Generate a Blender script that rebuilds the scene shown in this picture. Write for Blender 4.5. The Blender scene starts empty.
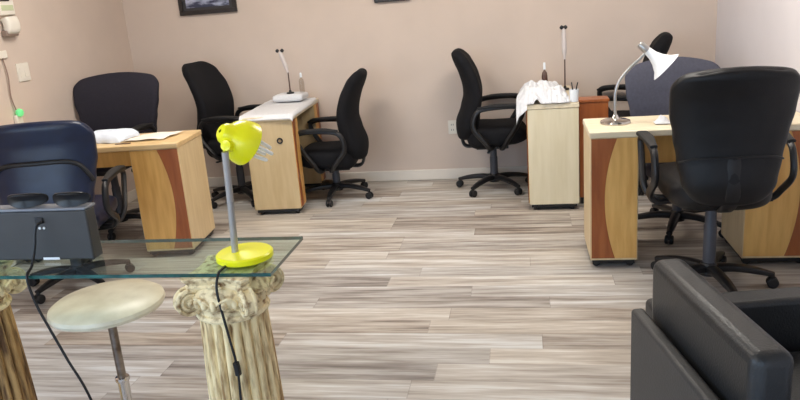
import bpy, bmesh, math, random
from mathutils import Vector, Matrix, Quaternion
from mathutils import noise as mnoise
random.seed(7)
PI = math.pi
SC = bpy.context.scene
COL = SC.collection

# ------------------------------------------------------------------ materials
def srgb(r, g, b):
    def f(c):
        c /= 255.0
        return c / 12.92 if c <= 0.04045 else ((c + 0.055) / 1.055) ** 2.4
    return (f(r), f(g), f(b), 1.0)

def mat(name, rgb, rough=0.5, metal=0.0, var=0.0, scale=8.0, stretch=(1, 1, 1), rgb2=None,
        bump=0.0, bscale=200.0, spec=0.5, coat=0.0, sheen=0.0, lo=0.35, hi=0.65, emit=None):
    m = bpy.data.materials.new(name); m.use_nodes = True
    nt = m.node_tree; b = nt.nodes['Principled BSDF']
    b.inputs['Roughness'].default_value = rough
    b.inputs['Metallic'].default_value = metal
    b.inputs['Specular IOR Level'].default_value = spec
    b.inputs['Coat Weight'].default_value = coat
    b.inputs['Coat Roughness'].default_value = 0.25
    b.inputs['Sheen Weight'].default_value = sheen
    c1 = srgb(*rgb)
    tc = nt.nodes.new('ShaderNodeTexCoord'); mp = nt.nodes.new('ShaderNodeMapping')
    mp.inputs['Scale'].default_value = stretch
    nt.links.new(tc.outputs['Object'], mp.inputs['Vector'])
    if rgb2 is None:
        k = 1.0 - var
        c2 = (c1[0] * k, c1[1] * k, c1[2] * k, 1)
    else:
        c2 = srgb(*rgb2)
    nz = nt.nodes.new('ShaderNodeTexNoise'); nz.inputs['Scale'].default_value = scale
    nz.inputs['Detail'].default_value = 5
    rp = nt.nodes.new('ShaderNodeValToRGB')
    rp.color_ramp.elements[0].position = lo; rp.color_ramp.elements[0].color = c1
    rp.color_ramp.elements[1].position = hi; rp.color_ramp.elements[1].color = c2
    nt.links.new(mp.outputs[0], nz.inputs['Vector'])
    nt.links.new(nz.outputs['Fac'], rp.inputs['Fac'])
    nt.links.new(rp.outputs['Color'], b.inputs['Base Color'])
    if bump > 0:
        n2 = nt.nodes.new('ShaderNodeTexNoise'); n2.inputs['Scale'].default_value = bscale
        bp = nt.nodes.new('ShaderNodeBump'); bp.inputs['Strength'].default_value = bump
        bp.inputs['Distance'].default_value = 0.004
        nt.links.new(mp.outputs[0], n2.inputs['Vector'])
        nt.links.new(n2.outputs['Fac'], bp.inputs['Height'])
        nt.links.new(bp.outputs[0], b.inputs['Normal'])
    if emit:
        b.inputs['Emission Color'].default_value = srgb(*emit[0])
        b.inputs['Emission Strength'].default_value = emit[1]
    return m

def floor_mat():
    m = bpy.data.materials.new('vinyl_planks'); m.use_nodes = True
    nt = m.node_tree; N = nt.nodes; L = nt.links; b = N['Principled BSDF']
    def math_(op, a, c=None, v=None):
        n = N.new('ShaderNodeMath'); n.operation = op
        if isinstance(a, (int, float)): n.inputs[0].default_value = a
        else: L.new(a, n.inputs[0])
        if c is not None:
            if isinstance(c, (int, float)): n.inputs[1].default_value = c
            else: L.new(c, n.inputs[1])
        return n.outputs[0]
    g = N.new('ShaderNodeNewGeometry'); sx = N.new('ShaderNodeSeparateXYZ')
    L.new(g.outputs['Position'], sx.inputs[0]); X, Y = sx.outputs[0], sx.outputs[1]
    ROW, LEN = 0.142, 1.22
    yr = math_('DIVIDE', math_('ADD', Y, 10.03), ROW); row = math_('FLOOR', yr); fy = math_('FRACT', yr)
    wn = N.new('ShaderNodeTexWhiteNoise'); wn.noise_dimensions = '1D'; L.new(row, wn.inputs['W'])
    xr = math_('ADD', math_('DIVIDE', math_('ADD', X, 20.0), LEN), math_('MULTIPLY', wn.outputs['Value'], 3.7))
    idx = math_('FLOOR', xr); fx = math_('FRACT', xr)
    cx = N.new('ShaderNodeCombineXYZ'); L.new(row, cx.inputs[0]); L.new(idx, cx.inputs[1])
    w2 = N.new('ShaderNodeTexWhiteNoise'); w2.noise_dimensions = '2D'; L.new(cx.outputs[0], w2.inputs['Vector'])
    # grain: long streaks along the plank, shifted per plank
    def grain(sxx, syy, det, k):
        c = N.new('ShaderNodeCombineXYZ')
        L.new(math_('MULTIPLY', X, sxx), c.inputs[0])
        L.new(math_('MULTIPLY', Y, syy), c.inputs[1])
        L.new(math_('MULTIPLY', w2.outputs['Value'], k), c.inputs[2])
        n = N.new('ShaderNodeTexNoise'); n.inputs['Scale'].default_value = 1.0
        n.inputs['Detail'].default_value = det; n.inputs['Roughness'].default_value = 0.6
        L.new(c.outputs[0], n.inputs['Vector']); return n.outputs['Fac']
    g1 = grain(1.9, 24.0, 4, 91.0); g2 = grain(2.2, 75.0, 4, 57.0)
    v = math_('ADD', math_('MULTIPLY', w2.outputs['Value'], 0.30), math_('MULTIPLY', g1, 1.1))
    v = math_('ADD', v, math_('MULTIPLY', g2, 0.45))
    v = math_('SUBTRACT', v, 0.385)
    rp = N.new('ShaderNodeValToRGB'); e = rp.color_ramp.elements
    e[0].position = 0.22; e[0].color = srgb(118, 106, 98)
    e[1].position = 0.82; e[1].color = srgb(220, 218, 212)
    q = e.new(0.40); q.color = srgb(153, 142, 132)
    q = e.new(0.52); q.color = srgb(179, 170, 159)
    q = e.new(0.66); q.color = srgb(199, 191, 181)
    L.new(v, rp.inputs['Fac'])
    w3 = N.new('ShaderNodeTexWhiteNoise'); w3.noise_dimensions = '3D'
    c3 = N.new('ShaderNodeCombineXYZ'); L.new(idx, c3.inputs[0]); L.new(row, c3.inputs[1]); c3.inputs[2].default_value = 4.7
    L.new(c3.outputs[0], w3.inputs['Vector'])
    hue = N.new('ShaderNodeValToRGB'); hue.color_ramp.elements[0].color = (.95, .925, .89, 1); hue.color_ramp.elements[1].color = (.85, .89, .95, 1)
    L.new(w3.outputs['Value'], hue.inputs['Fac'])
    hm = N.new('ShaderNodeMix'); hm.data_type = 'RGBA'; hm.blend_type = 'MULTIPLY'; hm.inputs['Factor'].default_value = 1.0
    L.new(rp.outputs['Color'], hm.inputs['A']); L.new(hue.outputs['Color'], hm.inputs['B'])
    # seams
    sy = math_('LESS_THAN', fy, 0.022); sxm = math_('LESS_THAN', fx, 0.003)
    seam = math_('MAXIMUM', sy, sxm)
    mx = N.new('ShaderNodeMix'); mx.data_type = 'RGBA'
    L.new(math_('MULTIPLY', seam, 0.28), mx.inputs['Factor'])
    L.new(hm.outputs['Result'], mx.inputs['A']); mx.inputs['B'].default_value = srgb(90, 80, 74)
    L.new(mx.outputs['Result'], b.inputs['Base Color'])
    b.inputs['Roughness'].default_value = 0.42
    b.inputs['Specular IOR Level'].default_value = 0.5
    return m

def glass_mat(name, tint, refl_rough=0.02):
    m = bpy.data.materials.new(name); m.use_nodes = True
    nt = m.node_tree; N = nt.nodes; L = nt.links
    N.remove(N['Principled BSDF'])
    tr = N.new('ShaderNodeBsdfTransparent'); tr.inputs[0].default_value = tint
    gl = N.new('ShaderNodeBsdfGlossy'); gl.inputs['Roughness'].default_value = refl_rough
    fr = N.new('ShaderNodeFresnel'); fr.inputs['IOR'].default_value = 1.5
    mx = N.new('ShaderNodeMixShader')
    ge = N.new('ShaderNodeNewGeometry'); sb = N.new('ShaderNodeMath'); sb.operation = 'SUBTRACT'; sb.inputs[0].default_value = 1.0
    L.new(ge.outputs['Backfacing'], sb.inputs[1])
    mu = N.new('ShaderNodeMath'); mu.operation = 'MULTIPLY'; L.new(fr.outputs[0], mu.inputs[0]); L.new(sb.outputs[0], mu.inputs[1])
    L.new(mu.outputs[0], mx.inputs[0]); L.new(tr.outputs[0], mx.inputs[1]); L.new(gl.outputs[0], mx.inputs[2])
    L.new(mx.outputs[0], N['Material Output'].inputs['Surface'])
    return m

M = {}
M['wall'] = mat('warm_beige_paint', (212, 195, 182), 0.75, var=0.05, scale=3, bump=0.15, bscale=120)
M['wall_right'] = mat('wall_paint_daylit', (224, 219, 222), 0.75, var=0.04, scale=3, bump=0.15, bscale=120)  # wall paint made paler and cooler, with the daylight put into its colour
M['ceiling'] = mat('ceiling_white', (235, 232, 226), 0.8, var=0.04)
M['floor'] = floor_mat()
M['trim'] = mat('trim_white', (232, 224, 212), 0.45, var=0.04)
M['plate'] = mat('switch_plate_plastic', (232, 226, 214), 0.4, var=0.03)
M['plate_dark'] = mat('dark_slot', (40, 36, 34), 0.5, var=0.1)
M['fabric'] = mat('black_fabric', (21, 21, 25), 0.85, var=0.25, scale=60, bump=0.5, bscale=500, spec=.25)
M['fabric_plum'] = mat('charcoal_plum_fabric', (40, 38, 48), 0.85, var=0.15, scale=60, bump=0.5, bscale=500, spec=.3)
M['fabric_grey'] = mat('slate_grey_fabric', (76, 77, 90), 0.85, var=0.15, scale=60, bump=0.5, bscale=500, spec=.3)
M['vinyl'] = mat('black_vinyl', (15, 15, 18), 0.45, var=0.2, scale=20, bump=0.25, bscale=260, spec=.35)
M['vinyl_sheen_tint'] = mat('black_vinyl_painted_sheen', (20, 33, 62), 0.33, var=0.2, scale=20, bump=0.12, bscale=260)  # black vinyl; the navy base paints in the blue sky reflection
M['plastic'] = mat('black_plastic', (18, 18, 21), 0.42, var=0.15, scale=30)
M['plastic_grey'] = mat('dark_grey_plastic', (66, 68, 76), 0.45, var=0.1, scale=30)
M['rubber'] = mat('black_rubber', (17, 17, 19), 0.6, var=0.1)
M['gold_wood'] = mat('honey_maple', (230, 182, 106), 0.38, rgb2=(212, 160, 86), scale=5, stretch=(6, 6, 0.7))
M['cream_wood'] = mat('cream_maple', (226, 202, 160), 0.4, rgb2=(213, 187, 143), scale=5, stretch=(5, 5, 0.6))
M['lit_cream_top'] = mat('lit_cream_top', (234, 221, 194), 0.35, rgb2=(224, 208, 176), scale=5, stretch=(0.8, 6, 6))  # paled to carry the light falling on the right table's top
M['cherry'] = mat('cherry_inlay', (166, 95, 48), 0.35, rgb2=(146, 78, 36), scale=5, stretch=(6, 6, 0.7))
M['yellow'] = mat('neon_yellow_plastic', (246, 244, 10), 0.3, var=0.04, scale=4, coat=0.3)
M['tube_white'] = mat('white_bulb_glass', (240, 240, 236), 0.2, var=0.02)
M['steel'] = mat('brushed_steel', (190, 188, 186), 0.32, metal=0.9, var=0.1, scale=30)
M['chrome'] = mat('chrome', (215, 212, 208), 0.12, metal=1.0, var=0.05)
M['post_grey'] = mat('grey_post', (172, 168, 165), 0.35, metal=0.4, var=0.08, scale=30)
M['old_steel'] = mat('worn_steel', (150, 140, 130), 0.35, metal=0.85, rgb2=(105, 92, 80), scale=25)
M['white_enamel'] = mat('white_enamel', (238, 242, 246), 0.3, var=0.02)
M['stone'] = mat('antique_plaster', (236, 214, 164), 0.8, rgb2=(150, 116, 72), scale=18, stretch=(3.0, 3.0, 0.5),
                 bump=0.9, bscale=70, lo=0.45, hi=0.68)
M['stone_cap'] = mat('antique_plaster_carved', (236, 218, 174), 0.8, rgb2=(138, 108, 72), scale=40,
                     bump=0.9, bscale=80, lo=0.48, hi=0.70)
M['stone_brown'] = mat('antique_plaster_brown', (188, 152, 98), 0.8, rgb2=(92, 64, 36), scale=16, stretch=(3, 3, 0.42),
                       bump=0.9, bscale=70, lo=0.42, hi=0.62)
M['glass'] = glass_mat('clear_glass', (0.86, 0.95, 0.93, 1))
M['window_glass'] = glass_mat('window_pane', (0.97, 0.985, 0.98, 1))
M['glass_edge'] = mat('green_glass_edge', (14, 62, 58), 0.12, rgb2=(26, 92, 86), scale=9, stretch=(2, 2, 2), coat=0.5)
M['leather'] = mat('black_leather', (36, 37, 38), 0.42, var=0.2, scale=14, bump=0.25, bscale=180)
M['leather_matte'] = mat('black_leather_shell', (54, 53, 52), 0.5, var=0.12, scale=14, bump=0.2, bscale=180)
M['cream_vinyl'] = mat('ivory_vinyl', (226, 220, 196), 0.38, rgb2=(206, 198, 172), scale=9)
M['towel'] = mat('white_terry', (226, 227, 230), 0.95, var=0.05, scale=50, bump=0.8, bscale=300)
M['towel_blue'] = mat('cool_white_cloth', (226, 236, 250), 0.95, var=0.04, scale=50, bump=0.6, bscale=300)
M['paper'] = mat('paper', (240, 234, 222), 0.8, var=0.05)
M['frame'] = mat('espresso_frame', (40, 33, 31), 0.4, var=0.2, scale=20)
M['mat_board'] = mat('grey_mat_board', (58, 56, 58), 0.6, var=0.1)
M['print_a'] = mat('blue_grey_print', (50, 56, 82), 0.35, rgb2=(168, 176, 200), scale=9, stretch=(1, 1, 2.5), lo=0.45, hi=0.62)
M['box'] = mat('charcoal_case', (57, 56, 56), 0.5, var=0.12, scale=12)
M['box_rim'] = mat('pale_grey_rim', (120, 124, 132), 0.4, var=0.08)
M['lens'] = mat('smoky_lens', (12, 12, 15), 0.3, var=0.1, spec=.3)
M['cord'] = mat('black_cord', (18, 18, 20), 0.5, var=0.1)
M['brown_cord'] = mat('brown_cord', (150, 122, 108), 0.6, var=0.1)
M['green_led'] = mat('green_light', (120, 220, 150), 0.3, var=0.05, emit=((90, 240, 130), 0.35))
M['led'] = mat('white_indicator', (235, 238, 240), 0.3, var=0.02)
M['clear_bottle'] = glass_mat('clear_bottle', (0.85, 0.83, 0.80, 1), 0.08)
M['clear_white'] = mat('frosted_white', (214, 204, 200), .4, var=.06)
M['brown_stem'] = mat('brown_stem', (92, 66, 56), 0.4, var=0.2)
M['lamp_panel'] = mat('troffer_diffuser', (250, 250, 248), 0.5, var=0.0, emit=((255, 244, 228), 4.0))

# ------------------------------------------------------------------ mesh helpers
def new_obj(name, bm, m, parent=None, smooth=True, bevel=0.0, bseg=2, auto=35):
    bmesh.ops.recalc_face_normals(bm, faces=bm.faces[:])
    me = bpy.data.meshes.new(name)
    bm.to_mesh(me); bm.free()
    mats = m if isinstance(m, (list, tuple)) else [m]
    for x in mats: me.materials.append(x)
    if smooth:
        for p in me.polygons: p.use_smooth = True
        try: me.set_sharp_from_angle(angle=math.radians(auto))
        except Exception: pass
    o = bpy.data.objects.new(name, me); COL.objects.link(o)
    if parent: o.parent = parent
    if bevel > 0:
        bv = o.modifiers.new('bevel', 'BEVEL'); bv.width = bevel; bv.segments = bseg
        bv.limit_method = 'ANGLE'; bv.angle_limit = math.radians(40)
    return o

def tag(o, label, cat, group=None, kind=None):
    o['label'] = label; o['category'] = cat
    if group: o['group'] = group
    if kind: o['kind'] = kind
    return o

def thing(name, label, cat, loc=(0, 0, 0), rz=0.0, group=None):
    o = bpy.data.objects.new(name, None); COL.objects.link(o)
    o.empty_display_size = 0.05
    o.location = loc; o.rotation_euler = (0, 0, rz)
    return tag(o, label, cat, group)

def struct(name, bm, m, parent=None, **k):
    o = new_obj(name, bm, m, parent, **k)
    if not parent: o['kind'] = 'structure'
    return o

def box(bm, x0, x1, y0, y1, z0, z1, rot=None, mi=0):
    vs = [Vector((x, y, z)) for z in (z0, z1) for y in (y0, y1) for x in (x0, x1)]
    if rot is not None: vs = [rot @ v for v in vs]
    v = [bm.verts.new(p) for p in vs]
    for q in ((0, 1, 3, 2), (4, 6, 7, 5), (0, 4, 5, 1), (2, 3, 7, 6), (0, 2, 6, 4), (1, 5, 7, 3)):
        f = bm.faces.new([v[i] for i in q]); f.material_index = mi

def bbox(*a, **k):
    bm = bmesh.new(); box(bm, *a, **k); return bm

def catmull(pts, n=8):
    pts = [Vector(p) for p in pts]
    if len(pts) < 3: return pts
    P = [pts[0] * 2 - pts[1]] + pts + [pts[-1] * 2 - pts[-2]]
    out = []
    for i in range(1, len(P) - 2):
        a, b, c, d = P[i - 1:i + 3]
        for k in range(n):
            t = k / n
            out.append(0.5 * ((2 * b) + (c - a) * t + (2 * a - 5 * b + 4 * c - d) * t * t + (3 * b - a - 3 * c + d) * t ** 3))
    out.append(pts[-1])
    return out

def interp(vals, t):
    x = t * (len(vals) - 1); i = min(int(x), len(vals) - 2); f = x - i
    f = f * f * (3 - 2 * f)
    return vals[i] * (1 - f) + vals[i + 1] * f

def sweep(bm, pts, ra, rb=None, seg=12, up=None, cap=True, power=2.0):
    """tube along pts; ra, rb = half sizes (number or list) across side / along up"""
    n = len(pts); rb = ra if rb is None else rb
    A = ra if isinstance(ra, (list, tuple)) else [ra, ra]
    B = rb if isinstance(rb, (list, tuple)) else [rb, rb]
    rings = []; prev = Vector(up) if up else None
    for i, p in enumerate(pts):
        t = (pts[min(i + 1, n - 1)] - pts[max(i - 1, 0)]).normalized()
        if prev is None: prev = Vector((0, 0, 1)) if abs(t.z) < 0.9 else Vector((1, 0, 0))
        u = (prev - t * prev.dot(t))
        if u.length < 1e-4: u = t.orthogonal()
        u.normalize(); s = t.cross(u)
        if not up: prev = u
        a = interp(A, i / (n - 1)); b = interp(B, i / (n - 1))
        ring = []
        for k in range(seg):
            c, d = math.cos(2 * PI * k / seg), math.sin(2 * PI * k / seg)
            c = math.copysign(abs(c) ** (2 / power), c); d = math.copysign(abs(d) ** (2 / power), d)
            ring.append(bm.verts.new(p + s * (a * c) + u * (b * d)))
        rings.append(ring)
    for r0, r1 in zip(rings, rings[1:]):
        for k in range(seg): bm.faces.new([r0[k], r0[(k + 1) % seg], r1[(k + 1) % seg], r1[k]])
    if cap: bm.faces.new(rings[0][::-1]); bm.faces.new(rings[-1])

def tube(pts, r, n=8, **k):
    bm = bmesh.new(); sweep(bm, catmull(pts, n), r, **k); return bm

def lathe(bm, prof, seg=32, mtx=None, cap=True, flute=None):
    mtx = mtx or Matrix()
    rings = []
    for r, z in prof:
        ring = []
        for k in range(seg):
            a = 2 * PI * k / seg
            rr = r * (flute(a, z) if flute else 1.0)
            ring.append(bm.verts.new(mtx @ Vector((rr * math.cos(a), rr * math.sin(a), z))))
        rings.append(ring)
    for r0, r1 in zip(rings, rings[1:]):
        for k in range(seg): bm.faces.new([r0[k], r0[(k + 1) % seg], r1[(k + 1) % seg], r1[k]])
    if cap: bm.faces.new(rings[0][::-1]); bm.faces.new(rings[-1])

def blathe(prof, seg=32, mtx=None, **k):
    bm = bmesh.new(); lathe(bm, prof, seg, mtx, **k); return bm

def aim(origin, direction):
    """matrix whose local +z points along direction, at origin"""
    q = Vector((0, 0, 1)).rotation_difference(Vector(direction).normalized())
    return Matrix.Translation(Vector(origin)) @ q.to_matrix().to_4x4()

def cushion(spine, W, T, corner=0.1, power=3.0, bend=0.0, arch=0.0, seg=40, rings=40, puff=0.0, endt=0.05):
    """padded slab: spine in the chair's xz plane [(x,z)..], half widths W, half thicknesses T; bend curls the sides forward"""
    bm = bmesh.new()
    pts = catmull([Vector((x, 0, z)) for x, z in spine], 10)
    L = [0]
    for a, b in zip(pts, pts[1:]): L.append(L[-1] + (b - a).length)
    tot = L[-1]
    def at(s):
        s = max(0, min(tot, s))
        for i in range(len(L) - 1):
            if s <= L[i + 1] + 1e-9:
                f = (s - L[i]) / max(1e-9, L[i + 1] - L[i]); return pts[i].lerp(pts[i + 1], f)
        return pts[-1]
    ss = []
    for i in range(13): ss.append(corner * (1 - math.cos(PI / 2 * i / 12)))
    m = rings
    for i in range(1, m): ss.append(corner + (tot - 2 * corner) * i / m)
    for i in range(13): ss.append(tot - corner * (1 - math.cos(PI / 2 * (12 - i) / 12)))
    R = []
    for s in ss:
        t = (at(s + 0.004) - at(s - 0.004)).normalized()
        nrm = Vector((t.z, 0, -t.x))           # forward-facing normal for an upward spine
        p = at(s); e = min(s, tot - s)
        k = 1.0
        if e < corner: k = max(0.0, 1 - ((corner - e) / corner) ** 2.3) ** (1 / 2.3)
        kt = 1.0
        te = min(endt, corner)
        if e < te: kt = max(0.0, 1 - ((te - e) / te) ** 2) ** 0.5
        u = s / tot
        w = interp(W, u); w = w - corner * 0.9 * (1 - k)
        h = interp(T, u) * (0.06 + 0.94 * kt)
        ring = []
        for j in range(seg):
            a = 2 * PI * j / seg
            c, d = math.cos(a), math.sin(a)
            c = math.copysign(abs(c) ** (2 / power), c); d = math.copysign(abs(d) ** (2 / power), d)
            off = bend * (c * w / max(W)) ** 2 + puff * (1 - c * c) * (1 if d > 0 else 0)
            ring.append(bm.verts.new(p + Vector((0, w * c, -arch * c * c * u ** 3)) + nrm * (h * d + off)))
        R.append(ring)
    for r0, r1 in zip(R, R[1:]):
        for j in range(seg): bm.faces.new([r0[j], r0[(j + 1) % seg], r1[(j + 1) % seg], r1[j]])
    bm.faces.new(R[0][::-1]); bm.faces.new(R[-1])
    return bm

def prism(bm, poly, y0, y1, mi=0):
    """polygon [(x,z)] extruded along y"""
    a = [bm.verts.new((x, y0, z)) for x, z in poly]; b = [bm.verts.new((x, y1, z)) for x, z in poly]
    n = len(poly)
    f = bm.faces.new(a); f.material_index = mi
    f = bm.faces.new(b[::-1]); f.material_index = mi
    for i in range(n):
        f = bm.faces.new([a[i], b[i], b[(i + 1) % n], a[(i + 1) % n]]); f.material_index = mi


# ------------------------------------------------------------------ room
XL, XR, YF, YB, ZC = -3.40, 1.48, -3.0, 5.97, 2.7
T = 0.12
struct('floor', bbox(XL - T, XR + T, YF - T, YB + T, -0.1, 0), M['floor'], smooth=False)
struct('ceiling', bbox(XL - T, XR + T, YF - T, YB + T, ZC, ZC + 0.1), M['ceiling'], smooth=False)
struct('wall_back', bbox(XL - T, XR + T, YB, YB + T, 0, ZC), M['wall'], smooth=False)
VY0, VY1, VZ0, VZ1 = -1.6, 1.5, .45, 2.35
bm = bmesh.new()
box(bm, XL - T, XL, YF - T, VY0, 0, ZC); box(bm, XL - T, XL, VY1, YB, 0, ZC)
box(bm, XL - T, XL, VY0, VY1, 0, VZ0); box(bm, XL - T, XL, VY0, VY1, VZ1, ZC)
struct('wall_left', bm, M['wall'], smooth=False)
bm = bmesh.new()
for y in (VY0, (VY0 + VY1) / 2 - .025, VY1 - .05): box(bm, XL - .09, XL - .03, y, y + .05, VZ0, VZ1)
for z in (VZ0, VZ1 - .05): box(bm, XL - .09, XL - .03, VY0, VY1, z, z + .05)
wf = struct('added_window', bm, M['plastic_grey'], smooth=False)  # unseen side window, added to throw cool light on the right wall
new_obj('pane', bbox(XL - .063, XL - .057, VY0 + .05, VY1 - .05, VZ0 + .05, VZ1 - .05), M['window_glass'], wf, smooth=False)
struct('wall_right', bbox(XR, XR + T, YF - T, YB, 0, ZC), M['wall_right'], smooth=False)
# front wall (behind the camera): a shop window and a glass door let the daylight in
WX0, WX1, WZ0, WZ1 = -3.3, -0.35, 0.35, 2.45
DX0, DX1, DZ1 = 0.05, 1.0, 2.15
bm = bmesh.new()
box(bm, XL, WX0, YF - T, YF, 0, ZC)
box(bm, WX0, WX1, YF - T, YF, 0, WZ0); box(bm, WX0, WX1, YF - T, YF, WZ1, ZC)
box(bm, WX1, DX0, YF - T, YF, 0, ZC); box(bm, DX0, DX1, YF - T, YF, DZ1, ZC)
box(bm, DX1, XR, YF - T, YF, 0, ZC)
struct('wall_front', bm, M['wall'], smooth=False)
bm = bmesh.new(); w = 0.05
for x in (WX0, (WX0 + WX1) / 2 - w / 2, WX1 - w): box(bm, x, x + w, YF - 0.09, YF - 0.03, WZ0, WZ1)
for z in (WZ0, WZ1 - w): box(bm, WX0, WX1, YF - 0.09, YF - 0.03, z, z + w)
wf = struct('window_1', bm, M['plastic_grey'], smooth=False)
new_obj('pane', bbox(WX0 + w, WX1 - w, YF - 0.063, YF - 0.057, WZ0 + w, WZ1 - w), M['window_glass'], wf, smooth=False)
bm = bmesh.new()
for x in (DX0, DX1 - 0.08): box(bm, x, x + 0.08, YF - 0.09, YF - 0.03, 0, DZ1)
for z, h in ((0, 0.2), (DZ1 - 0.08, 0.08)): box(bm, DX0, DX1, YF - 0.09, YF - 0.03, z, z + h)
df = struct('door_1', bm, M['plastic_grey'], smooth=False)
new_obj('pane', bbox(DX0 + 0.08, DX1 - 0.08, YF - 0.063, YF - 0.057, 0.2, DZ1 - 0.08), M['window_glass'], df, smooth=False)
new_obj('handle', tube([(DX0 + 0.04, YF - 0.02, 0.9), (DX0 + 0.04, YF + 0.03, 0.92), (DX0 + 0.04, YF + 0.03, 1.18), (DX0 + 0.04, YF - 0.02, 1.2)], 0.01), M['steel'], df)
# baseboards
def board(poly_dir, name, bm): struct(name, bm, M['trim'], bevel=0.006)
board(0, 'baseboard_back', bbox(XL, XR, YB - 0.016, YB, 0, 0.092))
board(0, 'baseboard_left', bbox(XL, XL + 0.016, YF, YB - 0.016, 0, 0.092))
board(0, 'baseboard_right', bbox(XR - 0.016, XR, YF, YB - 0.016, 0, 0.092))

# ceiling lights
for i, (x, y) in enumerate(((-1.9, .6), (-1.9, 4.0), (0.3, 4.0))):
    lab = ('fluorescent ceiling panel over the glass console', 'fluorescent ceiling panel over the rear left tables',
           'fluorescent ceiling panel over the right hand table')[i]
    t = thing('ceiling_light', lab, 'light', (x, y, ZC), 0, 'ceiling panels')
    bm = bmesh.new()
    for a in ((-.6, .6, -.3, -.27), (-.6, .6, .27, .3), (-.6, -.57, -.27, .27), (.57, .6, -.27, .27)): box(bm, *a, -0.03, 0)
    new_obj('frame', bm, M['trim'], t, smooth=False)
    new_obj('diffuser', bbox(-.57, .57, -.27, .27, -0.02, -0.012), M['lamp_panel'], t, smooth=False)

# ------------------------------------------------------------------ wall fittings
t = thing('wall_outlet', 'small white power outlet low on the back wall beside a black chair', 'outlet', (-0.595, YB, 0.45))
bm = bbox(-.036, .036, -.007, 0, -.058, .058); new_obj('cover_plate', bm, M['plate'], t, bevel=0.003)
for z in (-.022, .022):
    bm = bmesh.new()
    for x in (-.008, .008): box(bm, x - .002, x + .002, -.0085, -.006, z - .007, z + .007)
    new_obj('socket', bm, M['plate_dark'], t, smooth=False)

t = thing('light_switch', 'white light switch plate on the beige left wall', 'switch', (XL, 4.515, 1.232))
new_obj('cover_plate', bbox(0, .008, -.062, .062, -.062, .062), M['plate'], t, bevel=0.003)
for y in (-.024, .024): new_obj('rocker', bbox(.006, .0105, y - .016, y + .016, -.033, .033), M['plate'], t, bevel=0.002)

t = thing('wall_keypad', 'cream wall keypad with a dark display at the top left', 'keypad', (XL, 4.47, 1.70))
new_obj('housing', bbox(0, .03, -.1, .06, -.085, .09), M['plate'], t, bevel=0.006)
new_obj('display', bbox(.028, .032, -.07, .02, .005, .03), M['plate_dark'], t, smooth=False)
new_obj('label', bbox(.028, .0315, -.07, .045, -.055, -.02), mat('pale_green_label', (196, 204, 168), 0.5), t, smooth=False)

t = thing('wall_dispenser', 'white wall dispenser below the keypad on the left wall', 'dispenser', (XL, 4.45, 1.545))
bm = bmesh.new(); sweep(bm, catmull([(0.03, 0, .05), (.04, 0, .02), (.04, 0, -.02), (.03, 0, -.03)], 5), .06, .03, seg=20, up=(1, 0, 0), power=4)
new_obj('body', bm, M['plate'], t)
new_obj('spout', bbox(.0, .045, -.07, .05, -.068, -.028), mat('taupe_plastic', (140, 122, 110), 0.5), t, bevel=0.006)

t = thing('wall_bracket', 'little white cable bracket on the left wall with a thin brown cord', 'bracket', (XL, 4.33, 1.365))
new_obj('plate', bbox(0, .015, -.07, .05, -.025, .025), M['plate'], t, bevel=0.004)
new_obj('cord', tube([(.012, 0.0, -.02), (.016, 0.01, -.15), (.012, 0.0, -.28), (.02, .02, -.40)], .004), M['brown_cord'], t)
t = thing('night_light', 'small green glowing night light on the left wall', 'night light', (XL, 4.35, 0.93))
new_obj('body', bbox(0, .03, -.03, .03, -.04, .03), M['plate'], t, bevel=0.006)
new_obj('bulb', blathe([(.004, -.028), (.02, -.02), (.026, 0), (.022, .018), (.006, .028)], 16, Matrix.Translation((.035, 0, .045))), M['green_led'], t)

# framed pictures
def picture(label, x0, x1, z0, h, m_in):
    w = x1 - x0; b = 0.036
    t = thing('framed_picture', label, 'picture', (x0, YB, z0), 0, 'dark framed pictures on the back wall')
    bm = bmesh.new()
    for a in ((0, w, 0, b), (0, w, h - b, h), (0, b, b, h - b), (w - b, w, b, h - b)):
        box(bm, a[0], a[1], -.03, 0, a[2], a[3])
    new_obj('frame', bm, M['frame'], t, bevel=0.004)
    new_obj('mat_board', bbox(b, w - b, -.014, -.002, b, h - b), M['mat_board'], t, smooth=False)
    new_obj('print', bbox(b + .028, w - b - .028, -.017, -.013, b + .022, h - b - .022), m_in, t, smooth=False)
picture('wide dark framed picture with a blue grey print on the back wall', -2.875, -2.36, 1.525, 0.42, M['print_a'])
picture('narrower dark framed picture near the middle of the back wall', -1.175, -0.882, 1.508, 0.42, M['print_a'])

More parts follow.
